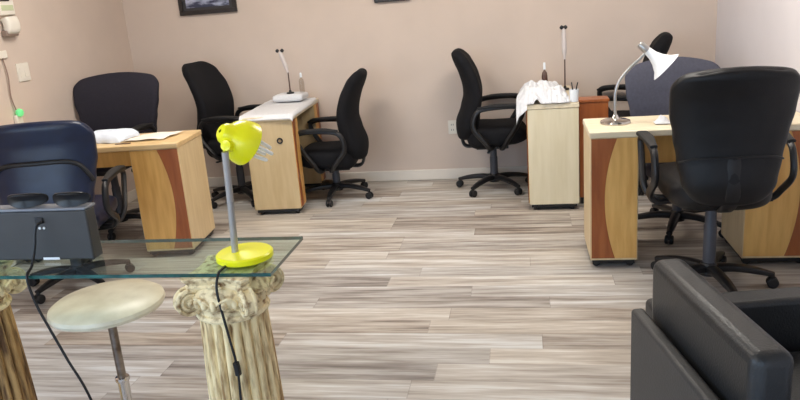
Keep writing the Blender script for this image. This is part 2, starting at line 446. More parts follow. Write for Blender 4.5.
# ------------------------------------------------------------------ office chairs
def office_chair(label, loc, rz, group, style, fab, shell=None, arch=0.02, dz=0.0, lean=0.0, rail=None, star=0.3, arms=True, col_m=None, wscale=1.0):
    t = thing('office_chair', label, 'chair', (loc[0], loc[1], 0), rz, group)
    pl = M['plastic']
    # star base
    bm = bmesh.new()
    lathe(bm, [(.02, .055), (.046, .06), (.048, .105), (.036, .125), (.02, .127)], 20)
    cast = []
    R0 = .30
    for k in range(5):
        a = star + 2 * PI * k / 5; d = Vector((math.cos(a), math.sin(a), 0))
        pts = catmull([d * .03 + Vector((0, 0, .095)), d * .12 + Vector((0, 0, .098)), d * .22 + Vector((0, 0, .086)), d * R0 + Vector((0, 0, .068))], 5)
        sweep(bm, pts, [.030, .026, .018], [.022, .018, .013], seg=12, up=(0, 0, 1), power=3)
        cast.append((a, d))
    new_obj('star_base', bm, pl, t)
    for a, d in cast:
        bm = bmesh.new(); ax = Vector((-d.y, d.x, 0)); c = d * (R0 - .004) + Vector((0, 0, .0275))
        for s in (-1, 1):
            mt = aim(c + ax * (s * .013), ax * s)
            lathe(bm, [(.006, -.008), (.026, -.008), (.0275, -.003), (.0275, .006), (.022, .011), (.006, .012)], 18, mt)
        sweep(bm, [c + Vector((0, 0, .0)), c + Vector((0, 0, .022)), c + Vector((0, 0, .045))], [.013, .012, .008], seg=10)
        new_obj('caster', bm, M['rubber'], t)
    if style == 'task':
        sz = .47 + dz
        sp = [(-.20, sz), (-.10, sz - .006), (.06, sz), (.18, sz + .005), (.27, sz - .02)]
        seat = cushion(sp, [.20, .235, .245, .235, .215], [.10, .10, .09, .085, .065], corner=.11, power=3.2, endt=.08, rings=24)
        bsp = [(-.17, sz - .03), (-.195, sz + .08), (-.165, sz + .22), (-.150, sz + .34), (-.180, sz + .48), (-.235, sz + .60), (-.28, sz + .65)]
        bsp = [(x - lean * (z - sz), z) for x, z in bsp]
        back = cushion(bsp, [.19, .215, .225, .235, .235, .215, .175], [.095, .09, .075, .066, .06, .055, .042], corner=.13, power=3.0, bend=.045, endt=.05, rings=34)
        ah, ay, ax0, ax1 = sz + .24, .285, -.13, .24
        coltop = sz - .1
    else:
        sz = .525 + dz
        sp = [(-.25, sz - .01), (-.12, sz - .012), (.06, sz), (.2, sz + .005), (.29, sz - .02)]
        seat = cushion(sp, [.20, .235, .25, .245, .225], [.075, .075, .07, .065, .05], corner=.10, power=3.4, endt=.07, rings=24)
        bsp = [(-.245, sz - .03), (-.275, sz + .06), (-.27, sz + .19), (-.28, sz + .32), (-.305, sz + .45), (-.34, sz + .54), (-.37, sz + .595)]
        bsp = [(x - lean * (z - sz), z) for x, z in bsp]
        ws = wscale
        back = cushion(bsp, [.185 * ws, .21 * ws, .23 * ws, .25 * ws, .27 * ws, .275 * ws, .262 * ws], [.06, .062, .058, .055, .05, .045, .036], corner=.115, power=3.4, bend=.05, arch=arch, endt=.04, rings=34)
        BK = ([k * ws for k in (.185, .21, .23, .25, .27, .275, .262)], [.06, .062, .058, .055, .05, .045, .036], bsp)
        ah, ay, ax0, ax1 = sz + .22, .305, -.16, .22
        coltop = sz - .085
    new_obj('seat', seat, fab, t)
    new_obj('backrest', back, shell or fab, t)
    # column and tilt box
    bm = bmesh.new()
    lathe(bm, [(.031, .10), (.031, .10 + (coltop - .1) * .62), (.027, .10 + (coltop - .1) * .64), (.027, coltop)], 20)
    new_obj('gas_column', bm, col_m or M['plastic_grey'], t)
    bm = bbox(-.13, .12, -.075, .075, coltop - .02, coltop + .03)
    sweep(bm, catmull([Vector((-.10, 0, coltop + .005)), Vector((-.22, 0, coltop + .01)), Vector((bsp[1][0] - .045, 0, sz + .02)), Vector((bsp[2][0] - .045, 0, sz + .2))], 6), .035, .012, seg=12, power=4)
    new_obj('tilt_mechanism', bm, pl, t, bevel=.004)
    bm = bmesh.new()
    sweep(bm, catmull([Vector((-.02, -.06, coltop)), Vector((-.03, -.16, coltop - .01)), Vector((-.03, -.27, coltop - .004))], 6), [.007, .007, .016], [.006, .006, .007], seg=10)
    new_obj('tilt_lever', bm, pl, t)
    if arms:
        for s in (-1, 1):
            y0, y1 = s * (ay - .055), s * ay
            pts = [(.06, y0 - s * .06, sz - .085), (.075, y0 + s * .02, sz - .08), (.11, y1, sz - .02), (ax1 - .04, y1, ah - .12), (ax1 - .01, y1, ah - .03), (ax1 - .07, y1, ah),
                   (0.04, y1, ah), (ax0 + .05, y1, ah - .015), (ax0, y1, ah - .07), (ax0 - .005, y1, ah - .16), (-.05, y1, sz - .03), (-.02, y0 + s * .02, sz - .08), (0, y0 - s * .06, sz - .085)]
            bm = bmesh.new()
            sweep(bm, catmull(pts, 6), .019, .015, seg=12, power=2.6)
            a = new_obj('armrest', bm, pl, t)
            bm = bmesh.new()
            sweep(bm, catmull([Vector((ax1 + .01, y1, ah - .012)), Vector((ax1 - .05, y1, ah + .008)), Vector((.03, y1, ah + .012)), Vector((ax0 + .03, y1, ah + .0))], 6),
                  [.016, .03, .03, .018], [.008, .014, .014, .008], seg=16, up=(0, 0, 1), power=3)
            new_obj('arm_pad', bm, M['rubber'], a)
    if rail:
        rz_, rr, drop, nm = rail
        Wl, Tl, bp = BK
        def spx(z):
            for (x0_, z0_), (x1_, z1_) in zip(bp, bp[1:]):
                if z <= z1_ or (x1_, z1_) == bp[-1]: return x0_ + (x1_ - x0_) * (z - z0_) / (z1_ - z0_)
        pts = []
        for i in range(-16, 17):
            c = .985 * math.sin(PI / 2 * i / 16)
            z = sz + rz_ - drop * abs(c) ** 5
            u = min(1, max(0, (z - bp[0][1]) / (bp[-1][1] - bp[0][1])))
            w_, h_ = interp(Wl, u), interp(Tl, u)
            d_ = (1 - abs(c) ** 3.4) ** (1 / 3.4)
            pts.append(Vector((spx(z) - h_ * d_ + .05 * (c * w_ / max(Wl)) ** 2 - rr * .5, (w_ + rr * .3) * c, z)))
        bm = bmesh.new(); sweep(bm, pts, rr, seg=10)
        new_obj(nm, bm, pl, t)
    return t

G1 = 'black task chairs at the rear tables'
G2 = 'wide backed salon chairs'
office_chair('black task chair by the wall outlet, facing the cream table from its left', (-.245, 5.62), 0.03, G1, 'task', M['fabric'], dz=-.015, star=.35)
office_chair('black task chair tucked against the table with a round cable hole, facing left', (-1.52, 5.50), PI + .08, G1, 'task', M['fabric'], dz=-.115, lean=.05, star=.25)
office_chair('black task chair behind the yellow lamp and the small honey wood table', (-2.34, 5.50), -0.14, G1, 'task', M['fabric'], dz=.02, lean=.08, star=.5)
office_chair('mostly hidden black chair behind the white desk lamp, only its top and arm showing', (.79, 5.58), PI - .14, G1, 'task', M['fabric'], dz=.01, star=.6)
office_chair('dark plum grey chair facing us from behind the left wooden table', (-3.035, 4.78), -PI / 2 + .06, G2, 'exec', M['fabric_plum'], dz=.02, wscale=1.24, arch=.04, star=.2)
office_chair('glossy black chair, blue sky sheen painted in, with a curved back rail behind the glass console', (-2.69, 3.68), PI / 2 + .24, G2, 'exec', M['vinyl_sheen_tint'], rail=(.375, .013, .14, 'back_rail'), dz=-.09, star=.15, wscale=1.12, lean=-.22)
office_chair('slate grey chair facing us from behind the right wooden table', (.93, 4.50), -PI / 2 - .02, G2, 'exec', M['fabric_grey'], dz=-.085, wscale=1.06, star=.94, arch=.05)
office_chair('big black vinyl chair with its back to us at the right wooden table', (.905, 3.60), PI / 2 + .02, G2, 'exec', M['vinyl'], dz=.015, wscale=.98, arch=.03, star=.785, rail=(.20, .005, .03, 'seam_piping'))

# ------------------------------------------------------------------ manicure tables
def manicure_table(label, loc, rz, L=1.03, D=.38, H=.76, grommet=False, cream=None, top=None, PW=.25, front_apron=False, PWR=None):
    cream = cream or M['cream_wood']; top = top or M['lit_cream_top']
    t = thing('manicure_table', label, 'table', (loc[0], loc[1], 0), rz, 'wooden manicure tables')
    z0, z1 = .045, H - .035
    bm = bbox(-L / 2 - .004, L / 2 + .004, -D / 2 - .004, D / 2 + .004, z1, H)
    new_obj('tabletop', bm, top, t, bevel=.006)
    ay = -D / 2 + .02 if front_apron else D / 2 - .10
    new_obj('apron', bbox(-L / 2 + PW, L / 2 - (PWR or PW), ay, ay + .02, z1 - (.10 if front_apron else .22), z1), M['gold_wood'], t, smooth=False)
    PWL = PW; PWR = PWR or PW
    for s in (-1, 1):
        PW = PWL if s < 0 else PWR
        xo, xi = s * L / 2, s * (L / 2 - PW)
        a, b = min(xo, xi), max(xo, xi)
        bm = bbox(a, b, -D / 2 + .006, D / 2, z0, z1)
        p = new_obj('pedestal', bm, cream, t, bevel=.003)
        yf = -D / 2
        new_obj('front_panel', bbox(a + .006, b - .006, yf + .001, yf + .007, z0 + .014, z1 - .004), M['gold_wood'], p, smooth=False)
        # brown curved inlay at the outer side of the front
        zb, zt = z0 + .014, z1 - .004
        poly = [(xo - s * .006, zt), (xo - s * .006, zb)]
        n = 20
        for i in range(n + 1):
            u = i / n; z = zb + (zt - zb) * u
            k = (2 * u - 1) ** 2
            off = (.075 + (.062 if u > .5 else .055) * k) * min(1, PW / .25)
            poly.append((xo - s * off, z))
        bm = bmesh.new(); prism(bm, poly, yf - .0015, yf + .004)
        new_obj('inlay', bm, M['cherry'], p, smooth=False)
        new_obj('plinth', bbox(a + .012, b - .012, yf + .02, D / 2 - .015, .022, z0 + .002), M['plastic'], p, smooth=False)
        for cx in (a + .035, b - .035):
            for cy in (yf + .045, D / 2 - .045):
                bm = bmesh.new()
                lathe(bm, [(.006, -.012), (.021, -.012), (.023, -.008), (.023, .008), (.021, .012), (.006, .012)], 16, aim((cx, cy, .023), (0, 1, 0)))
                new_obj('caster', bm, M['rubber'], p)
        if grommet and s < 0:
            mt = aim((xo - .001, -.075, .575), (-1, 0, 0))
            bm = bmesh.new()
            n = 24; R = []
            for r, z in ((.012, .0), (.014, .005), (.022, .006), (.024, .0)):
                R.append([bm.verts.new(mt @ Vector((r * math.cos(2 * PI * k / n), r * math.sin(2 * PI * k / n), z))) for k in range(n)])
            for q in range(3):
                for k in range(n): bm.faces.new([R[q][k], R[q][(k + 1) % n], R[q + 1][(k + 1) % n], R[q + 1][k]])
            new_obj('grommet', bm, M['plastic'], p)
            new_obj('grommet_hole', blathe([(.0125, 0), (.0125, .002)], 20, mt), mat('hole_tan', (150, 128, 96), .7), p)
    return t

manicure_table('honey wood table with a brown inlay behind the yellow lamp, folded white cloth on it', (-2.775, 4.308), .10, L=1.20, D=.46, PW=.14, PWR=.32, front_apron=True, top=mat('tan_maple_top', (228, 198, 148), .35, rgb2=(214, 180, 128), scale=5, stretch=(.8, 6, 6)))
manicure_table('pale wood table standing end on with a round cable hole, between two black chairs', (-1.895, 5.48), PI / 2 + .06, L=.92, D=.37, grommet=True, PW=.16,
               cream=mat('pale_maple_panel', (206, 184, 142), .4, rgb2=(196, 172, 130), scale=5, stretch=(5, 5, .6)))
manicure_table('cream white table end carrying the rumpled towels', (.195, 5.42), -PI / 2, L=.92, D=.35,
               cream=mat('ivory_panel', (224, 213, 184), .4, rgb2=(216, 204, 172), scale=5, stretch=(5, 5, .6)))
manicure_table('honey wood table under the white desk lamp with brown curved inlays', (.9075, 4.05), 0.0, L=1.127, D=.42, H=.77, PWR=.34)

# brown side cabinet
t = thing('side_cabinet', 'low reddish brown wooden cabinet beside the cream table end', 'cabinet', (.375, 5.10, 0))
new_obj('carcass', bbox(.008, .205, 0, .145, .05, .735), M['cherry'], t, bevel=.003)
new_obj('worktop', bbox(.006, .212, -.006, .15, .735, .755), M['cherry'], t, bevel=.003)
new_obj('plinth', bbox(.02, .195, .02, .13, 0, .05), M['plastic'], t, smooth=False)

# ------------------------------------------------------------------ things on the tables
def cloth(w, d, fn, thick=.006, nx=40, ny=40):
    """sheet whose top follows fn(u,v)->(x,y,z)"""
    bm = bmesh.new(); A = []; B = []
    for j in range(ny + 1):
        ra, rb = [], []
        for i in range(nx + 1):
            p = Vector(fn(i / nx, j / ny)); ra.append(bm.verts.new(p)); rb.append(bm.verts.new(p - Vector((0, 0, thick))))
        A.append(ra); B.append(rb)
    for j in range(ny):
        for i in range(nx):
            bm.faces.new([A[j][i], A[j][i + 1], A[j + 1][i + 1], A[j + 1][i]])
            bm.faces.new([B[j][i], B[j + 1][i], B[j + 1][i + 1], B[j][i + 1]])
    def edge(pa, pb):
        for k in range(len(pa) - 1): bm.faces.new([pa[k], pb[k], pb[k + 1], pa[k + 1]])
    edge(A[0], B[0]); edge(A[-1], B[-1])
    edge([r[0] for r in A], [r[0] for r in B]); edge([r[-1] for r in A], [r[-1] for r in B])
    return bm
def nz(x, y, s, seed=0): return mnoise.noise(Vector((x * s + seed, y * s, seed * 1.7)))

# left table: folded cool-white cloth + papers
def f(u, v):
    x = -2.90 + .31 * u; y = 4.21 + .26 * v
    e = min(u, 1 - u, v, 1 - v); h = .06 * min(1, (e / .12)) ** .5 if e > 0 else 0
    return (x + .012 * nz(v, u, 4, 2), y + .01 * nz(u, v, 4, 5), .762 + .008 + h * .8 + .008 * nz(x, y, 12, 3))
tag(new_obj('folded_towel', cloth(1, 1, f), M['towel_blue']), 'folded cool white towel on the left wooden table', 'towel')
def f(u, v):
    x = -2.585 + .28 * u + .03 * v; y = 4.22 + .24 * v + .03 * u
    return (x, y, .764 + .004 + .010 * max(0, nz(x, y, 9, 8)) + .008 * u * v)
tag(new_obj('paper_sheet', cloth(1, 1, f, thick=.002, nx=20, ny=20), M['paper']), 'loose cream paper sheet beside the folded towel on the left table', 'paper')
t = thing('nail_file', 'small dark nail file lying between towel and paper on the left table', 'nail file', (-2.54, 4.17, .761), .15)
new_obj('blade', bbox(-.05, .05, -.008, .008, 0, .005), M['brown_stem'], t, bevel=.002)

# table with cable hole: flat towel, folded towel, two tools
def f(u, v):
    x = -2.085 + .415 * u; y = 5.005 + .90 * v
    x += .010 * nz(y, x, 5, 1) * (1 if .05 < u < .95 else 0)
    z = .771 + .006 * abs(nz(x, y, 9, 4))
    if v < .04: z -= .028 * (1 - v / .04) ** 1.5; y = 5.004 + .9 * v - .0
    if u > .95: z -= .020 * ((u - .95) / .05) ** 1.5
    return (x - .06 * v, y, z)
tag(new_obj('flat_towel', cloth(1, 1, f), M['towel']), 'thin white towel spread over the table with the cable hole', 'towel')
bm = cushion([(-.10, .0), (-.05, .0), (.05, .0), (.10, .0)], [.13, .13, .13], [.03, .032, .03], corner=.025, power=4, endt=.02, rings=10)
o = tag(new_obj('rolled_towel', bm, M['towel']), 'thick folded white towel lying on the spread towel at the far end', 'towel')
o.location = (-1.90, 5.72, .812); o.rotation_euler = (0, 0, PI / 2)

def stem_lamp(label, loc, h, lean_x, knobs):
    t = thing('manicure_lamp', label, 'lamp', loc, 0, 'slim manicure lamps on the rear tables')
    new_obj('base', blathe([(.03, 0), (.032, .004), (.03, .012), (.012, .016), (.008, .03)], 20), M['plastic'], t)
    new_obj('stem', tube([(0, 0, .02), (0, 0, h * .3), (0, 0, h * .55)], [.006, .005], seg=10), M['brown_stem'], t)
    top = Vector((lean_x, 0, h))
    new_obj('shade', tube([(0, 0, h * .5), (lean_x * .35, 0, h * .68), (lean_x * .8, 0, h * .9), top], [.009, .019, .017, .010], seg=16), M['clear_white'], t)
    for k in (-1, 1):
        new_obj('knob', blathe([(.004, -.014), (.013, -.01), (.015, 0), (.012, .011), (.004, .014)], 14, aim(top + Vector((k * knobs, 0, .006)), (k * .6, 0, .5))), M['plastic'], t)
def bottle(label, loc, r, h, m, capm):
    t = thing('bottle', label, 'bottle', loc, 0, 'little bottles on the rear tables')
    new_obj('body', blathe([(r * .9, 0), (r, .004), (r, h * .55), (r * .8, h * .66), (r * .32, h * .72), (r * .3, h * .8)], 18), m, t)
    new_obj('cap', blathe([(r * .42, h * .76), (r * .42, h * .97), (r * .3, h)], 14), capm, t)
stem_lamp('slim white manicure lamp standing on the folded towel, left rear table', (-1.885, 5.68, .842), .345, -.05, .02)
bottle('small clear bottle with a pale cap beside the slim lamp, left rear table', (-1.80, 5.74, .842), .022, .16, M['clear_bottle'], M['white_enamel'])

# cream table: rumpled towels, lamp, bottle, cups
def f(u, v):
    x = -.035 + .345 * u; y = 4.945 + .56 * v
    z = .775 + .085 * (math.sin(PI * min(1, max(0, u * 1.02))) ** .5) * (.6 + .4 * math.sin(PI * v) ** .5) + .042 * nz(x, y, 14, 6) + .030 * nz(x, y, 32, 2) + .008 * nz(x, y, 60, 4)
    if u < .15:
        k = 1 - u / .15; z = z - .075 * k ** 1.4 * (1 - .5 * v); x -= .015 * k
    if v < .1: z -= .055 * (1 - v / .1) ** 1.3
    z = max(z, .772) if u > .17 else z
    return (x, y + .012 * nz(x, u, 20, 9), z)
tag(new_obj('rumpled_towel', cloth(1, 1, f, nx=60, ny=60), M['towel']), 'rumpled white towels heaped on the cream table end', 'towel')
stem_lamp('slim white manicure lamp behind the rumpled towels on the cream table', (.318, 5.62, .762), .46, -.006, .014)
bottle('small brown bottle with a white cap behind the rumpled towels', (.165, 5.57, .762), .022, .22, M['brown_stem'], M['white_enamel'])
t = thing('cup', 'white cup with dark tools at the right edge of the cream table', 'cup', (.342, 4.99, .762))
bm = bmesh.new()
prof = [(.020, 0), (.028, .003), (.032, .085), (.029, .085), (.025, .008), (.004, .006)]
lathe(bm, prof, 20)
new_obj('body', bm, M['white_enamel'], t)
for a in (.3, 2.2):
    new_obj('tool', tube([(0, 0, .01), (.012 * math.cos(a), .012 * math.sin(a), .07), (.026 * math.cos(a), .026 * math.sin(a), .13)], .004, seg=8), M['plastic'], t)

# desk lamp on the right table
t = thing('desk_lamp', 'silver gooseneck desk lamp with a white cone shade on the right table', 'lamp', (.50, 4.07, .77))
new_obj('base', blathe([(.080, 0), (.083, .006), (.080, .016), (.06, .024), (.022, .028), (.014, .045), (.010, .05)], 36), M['chrome'], t)
new_obj('gooseneck', tube([(0, .0, .03), (-.002, 0, .10), (0.0, 0, .17), (.022, 0, .235), (.075, 0, .30), (.135, 0, .355), (.158, 0, .385)], .0085, seg=14), M['steel'], t)
ax = Vector((.72, -.12, -.68)).normalized(); c0 = Vector((.165, 0, .385))
mt = aim(c0, ax)
sh = [(.018, -.03), (.021, .0), (.026, .035), (.038, .07), (.060, .105), (.090, .132), (.087, .133), (.057, .107), (.034, .072), (.020, .035), (.01, .03)]
new_obj('shade', blathe(sh, 36, mt, cap=False), M['white_enamel'], t)
new_obj('socket', blathe([(.004, -.06), (.016, -.058), (.02, -.05), (.022, -.005), (.02, .0)], 20, mt), M['steel'], t)
new_obj('bulb', blathe([(.012, .03), (.014, .05), (.026, .08), (.024, .10), (.008, .112)], 18, mt), M['tube_white'], t)
t = thing('tissue', 'small crumpled white tissue on the right table beside the black chair', 'tissue', (.735, 4.0, .771))
def f(u, v):
    return ((u - .5) * .08, (v - .5) * .08, .006 + .035 * math.sin(PI * u) * math.sin(PI * v) + .015 * nz(u, v, 4, 3) * math.sin(PI * u) * math.sin(PI * v))
new_obj('sheet', cloth(1, 1, f, thick=.002, nx=14, ny=14), M['towel'], t)

# ------------------------------------------------------------------ glass console
GX0, GX1, GY0, GY1, GZ = -2.25, -.762, 1.912, 2.25, .76
bm = bmesh.new(); box(bm, GX0, GX1, GY0, GY1, GZ - .012, GZ)
for fc in bm.faces:
    n = fc.normal if fc.normal.length else fc.calc_center_median()
bm.normal_update()
for fc in bm.faces: fc.material_index = 0 if abs(fc.normal.z) > .9 else 1
tag(new_obj('glass_tabletop', bm, [M['glass'], M['glass_edge']], smooth=False), 'clear glass console top with green edges resting on two columns', 'table top')

def column(label, loc, rz, m_shaft, m_cap):
    t = thing('pedestal_column', label, 'column', (loc[0], loc[1], 0), rz, 'plaster columns under the glass console')
    top = GZ - .0125
    def fl(a, z):
        return 1 - .075 * abs(math.sin(a * 10)) ** .6 * min(1, max(0, (z - .10) / .02)) * min(1, max(0, (.595 - z) / .015)) + .0
    prof = [(.122, .09)] + [(.124 - .016 * ((z - .1) / .5) ** 1.4, z) for z in [.10 + .5 * i / 26 for i in range(27)]]
    def fl2(a, z): return 1 - .15 * (1 - abs(math.sin(a * 10)) ** .8) * min(1, max(0, (z - .10) / .02)) * min(1, max(0, (.598 - z) / .015))
    new_obj('shaft', blathe(prof, 240, flute=fl2), m_shaft, t, auto=60)
    bm = bbox(-.15, .15, -.15, .15, 0, .04)
    lathe(bm, [(.145, .038), (.152, .05), (.145, .065), (.13, .072), (.128, .08), (.136, .088), (.13, .10), (.12, .105)], 48)
    new_obj('base', bm, m_cap, t)
    # capital: necking ring, echinus with egg band, four scrolls at the corners, concave abacus
    bm = bmesh.new()
    lathe(bm, [(.104, .598), (.115, .603), (.119, .611), (.115, .619), (.108, .622), (.107, .634), (.113, .642), (.118, .646), (.113, .651), (.117, .655), (.128, .672), (.128, .684), (.115, .70), (.10, .712)], 64)
    for k in range(24):
        an = 2 * PI * k / 24
        p = Vector((.126 * math.cos(an), .126 * math.sin(an), .668))
        bmesh.ops.create_icosphere(bm, subdivisions=2, radius=1, matrix=Matrix.Translation(p) @ Matrix.Rotation(an, 4, 'Z') @ Matrix.Diagonal((.011, .0105, .017, 1)))
    new_obj('capital', bm, m_cap, t)
    bm = bmesh.new(); pts = []
    R = .150
    for q in range(4):
        a0 = PI / 4 + q * PI / 2
        c0 = Vector((R * math.cos(a0), R * math.sin(a0))); c1 = Vector((R * math.cos(a0 + PI / 2), R * math.sin(a0 + PI / 2)))
        dirn = (c1 - c0).normalized(); nrm = Vector((dirn.y, -dirn.x))
        for i in range(11):
            u = i / 10
            pts.append(c0.lerp(c1, .08 + .84 * u) - nrm * (.016 * math.sin(PI * u)))
    lev = [(.93, .706), (.99, .711), (1.0, .718), (.96, .722), (.98, .727), (1.06, .738), (1.08, .741), (1.08, top)]
    rings = [[bm.verts.new((p.x * k, p.y * k, z)) for p in pts] for k, z in lev]
    n = len(pts)
    for r0, r1 in zip(rings, rings[1:]):
        for i in range(n): bm.faces.new([r0[i], r0[(i + 1) % n], r1[(i + 1) % n], r1[i]])
    bm.faces.new(rings[0][::-1]); bm.faces.new(rings[-1])
    new_obj('abacus', bm, m_cap, t)
    for q in range(4):
        an = PI / 4 + q * PI / 2
        d = Vector((math.cos(an), math.sin(an), 0)); side = Vector((-d.y, d.x, 0))
        bm = bmesh.new()
        cen = d * .136 + Vector((0, 0, .668))
        # rim band of the scroll and a raised spiral with an eye on both cheeks
        lathe(bm, [(.004, -.012), (.034, -.012), (.037, -.021), (.041, -.019), (.041, .019), (.037, .021), (.034, .012), (.004, .012)], 36, aim(cen, side))
        for sd in (-1, 1):
            sp_ = []
            for i in range(60):
                th = i / 59 * 4.2 * PI; r_ = .036 * (1 - i / 59) ** .9 + .007
                sp_.append(cen + side * (sd * .0145) + d * (r_ * math.cos(PI / 2 - th)) + Vector((0, 0, r_ * math.sin(PI / 2 - th))))
            sweep(bm, sp_, [.0062, .0055, .005], seg=8)
            bmesh.ops.create_icosphere(bm, subdivisions=2, radius=.009, matrix=Matrix.Translation(cen + side * (sd * .017)))
        sweep(bm, [d * .06 + Vector((0, 0, .703)), d * .11 + Vector((0, 0, .706)), d * .136 + Vector((0, 0, .706))], [.022, .02], [.010, .006], seg=12, up=(0, 0, 1), power=3)
        new_obj('volute', bm, m_cap, t)
        am = an + PI / 4
        dm = Vector((math.cos(am), math.sin(am), 0)); sm = Vector((-dm.y, dm.x, 0))
        bm = bmesh.new()
        for sgn in (-1, 1):                                    # trailing leaf sprays out of the scrolls
            for k in range(3):
                p0 = dm * .122 + sm * (sgn * .062) + Vector((0, 0, .690))
                p1 = dm * .128 + sm * (sgn * (.050 - .012 * k)) + Vector((0, 0, .692 - .005 * k))
                p2 = dm * .130 + sm * (sgn * (.036 - .012 * k)) + Vector((0, 0, .690 - .010 * k))
                sweep(bm, catmull([p0, p1, p2], 4), [.004, .0065, .002], [.004, .005, .002], seg=8)
        for k in range(7):                                     # palmette on the abacus
            al = (k - 3) * .40
            p0 = dm * .094 + Vector((0, 0, .712)); p1 = p0 + sm * (math.sin(al) * .018) + Vector((0, 0, math.cos(al) * .016)) + dm * .008
            p2 = p0 + sm * (math.sin(al) * .028) + Vector((0, 0, math.cos(al) * .022)) + dm * .012
            sweep(bm, catmull([p0, p1, p2], 4), [.004, .006, .002], [.003, .005, .002], seg=8)
        new_obj('leaf_ornament', bm, m_cap, t)
    return t
column('cream fluted column under the yellow lamp end of the glass console', (-.938, 2.0), -.04, M['stone'], M['stone_cap'])
column('browner fluted column under the left end of the glass console', (-1.885, 2.0), -.04, M['stone_brown'], M['stone_cap'])

# yellow lamp
t = thing('desk_lamp', 'bright yellow desk lamp with a grey post on the glass console', 'lamp', (-.893, 2.045, GZ))
new_obj('base', blathe([(.086, 0.0), (.091, .004), (.091, .018), (.086, .023), (.03, .026), (.018, .028)], 48), M['yellow'], t)
bm = bmesh.new()
sweep(bm, [Vector((-.026, -.012, .02)), Vector((-.016, -.016, .19)), Vector((-.008, -.02, .352))], .011, seg=16)
new_obj('post', bm, M['post_grey'], t)
ax = Vector((.50, .64, -.53)).normalized(); c0 = Vector((-.021, .030, .401))
mt = aim(c0, ax)
shp = [(.006, -.026), (.024, -.022), (.034, -.008), (.037, .006), (.042, .018), (.056, .034), (.068, .056), (.075, .085), (.077, .112), (.074, .112), (.070, .085), (.060, .056), (.03, .030), (.005, .026)]
shp = [(a * .95, b * .76) for a, b in shp]
new_obj('shade', blathe(shp, 40, mt, cap=False), M['yellow'], t)
new_obj('pivot', blathe([(.006, -.018), (.016, -.016), (.018, 0), (.016, .02), (.006, .022)], 18, aim((-.006, .004, .365), (0, -.9, .3))), M['yellow'], t)
q = mt.to_quaternion(); px, py = q @ Vector((1, 0, 0)), q @ Vector((0, 1, 0))
for k in range(4):
    a = PI / 4 + k * PI / 2
    o_ = c0 + px * (.026 * math.cos(a)) + py * (.026 * math.sin(a))
    o2 = c0 + px * (.022 * math.cos(a)) + py * (.022 * math.sin(a))
    new_obj('bulb_tube', tube([o_ + ax * .04, o_ + ax * .10, o2 + ax * .165, o2 * .8 + c0 * .2 + ax * .171], [.0065, .0065, .0065, .004], seg=12), M['tube_white'], t)
L0 = Vector((-.893, 2.045, GZ))
def W(x, y, z): return Vector((x, y, z)) - L0
cpts = [W(-.925, 1.965, .764), W(-.925, 1.93, .7655), W(-.925, 1.902, .760), W(-.923, 1.873, .72), W(-.915, 1.872, .64), W(-.905, 1.874, .55), W(-.897, 1.878, .45), W(-.90, 1.872, .30), W(-.89, 1.86, .12), W(-.86, 1.80, .006), W(-.7, 1.72, .006)]
cd = new_obj('power_cord', tube(cpts, .0042, n=8, seg=8), M['cord'], t)
bm = bmesh.new(); sweep(bm, [W(-.8985, 1.876, .478), W(-.897, 1.877, .46), W(-.8965, 1.878, .436)], .010, .009, seg=12, power=3)
new_obj('inline_switch', bm, M['cord'], cd)

# charcoal case with its cable
t = thing('equipment_case', 'charcoal grey equipment case on the left of the glass console', 'case', (-1.72, 2.04, GZ))
new_obj('body', bbox(-.40, .30, 0, .055, 0.004, .176), M['box'], t, bevel=.006)
new_obj('lid', bbox(-.403, .303, -.004, .059, .176, .186), M['box_rim'], t, bevel=.004)
for x in (.123, .139): new_obj('indicator', blathe([(.0045, 0), (.004, .003)], 12, aim((x, 0, .118), (0, -1, 0))), M['led'], t)
new_obj('socket', bbox(.112, .142, -.006, .004, .135, .155), M['plastic'], t, bevel=.003)
for x in (-.38, .28):
    for y in (.015, .042): new_obj('foot', blathe([(.009, 0), (.009, .005)], 12, Matrix.Translation((x, y, 0))), M['rubber'], t)
new_obj('painted_glint', bbox(.112, .172, -.0012, .001, .006, .014), M['led'], t, smooth=False)  # white strip painting the reflected highlight at the foot of the case
L0 = Vector((-1.72, 2.04, GZ))
new_obj('power_cord', tube([W(-1.573, 2.025, .905), W(-1.585, 2.005, .89), W(-1.592, 1.99, .83), W(-1.585, 1.95, .78), W(-1.575, 1.903, .755), W(-1.562, 1.90, .67), W(-1.54, 1.90, .60), W(-1.515, 1.90, .53), W(-1.49, 1.90, .46), W(-1.45, 1.90, .36), W(-1.43, 1.92, .2), W(-1.42, 1.95, .006), W(-1.3, 2.05, .006)], .0045, seg=8), M['cord'], t)

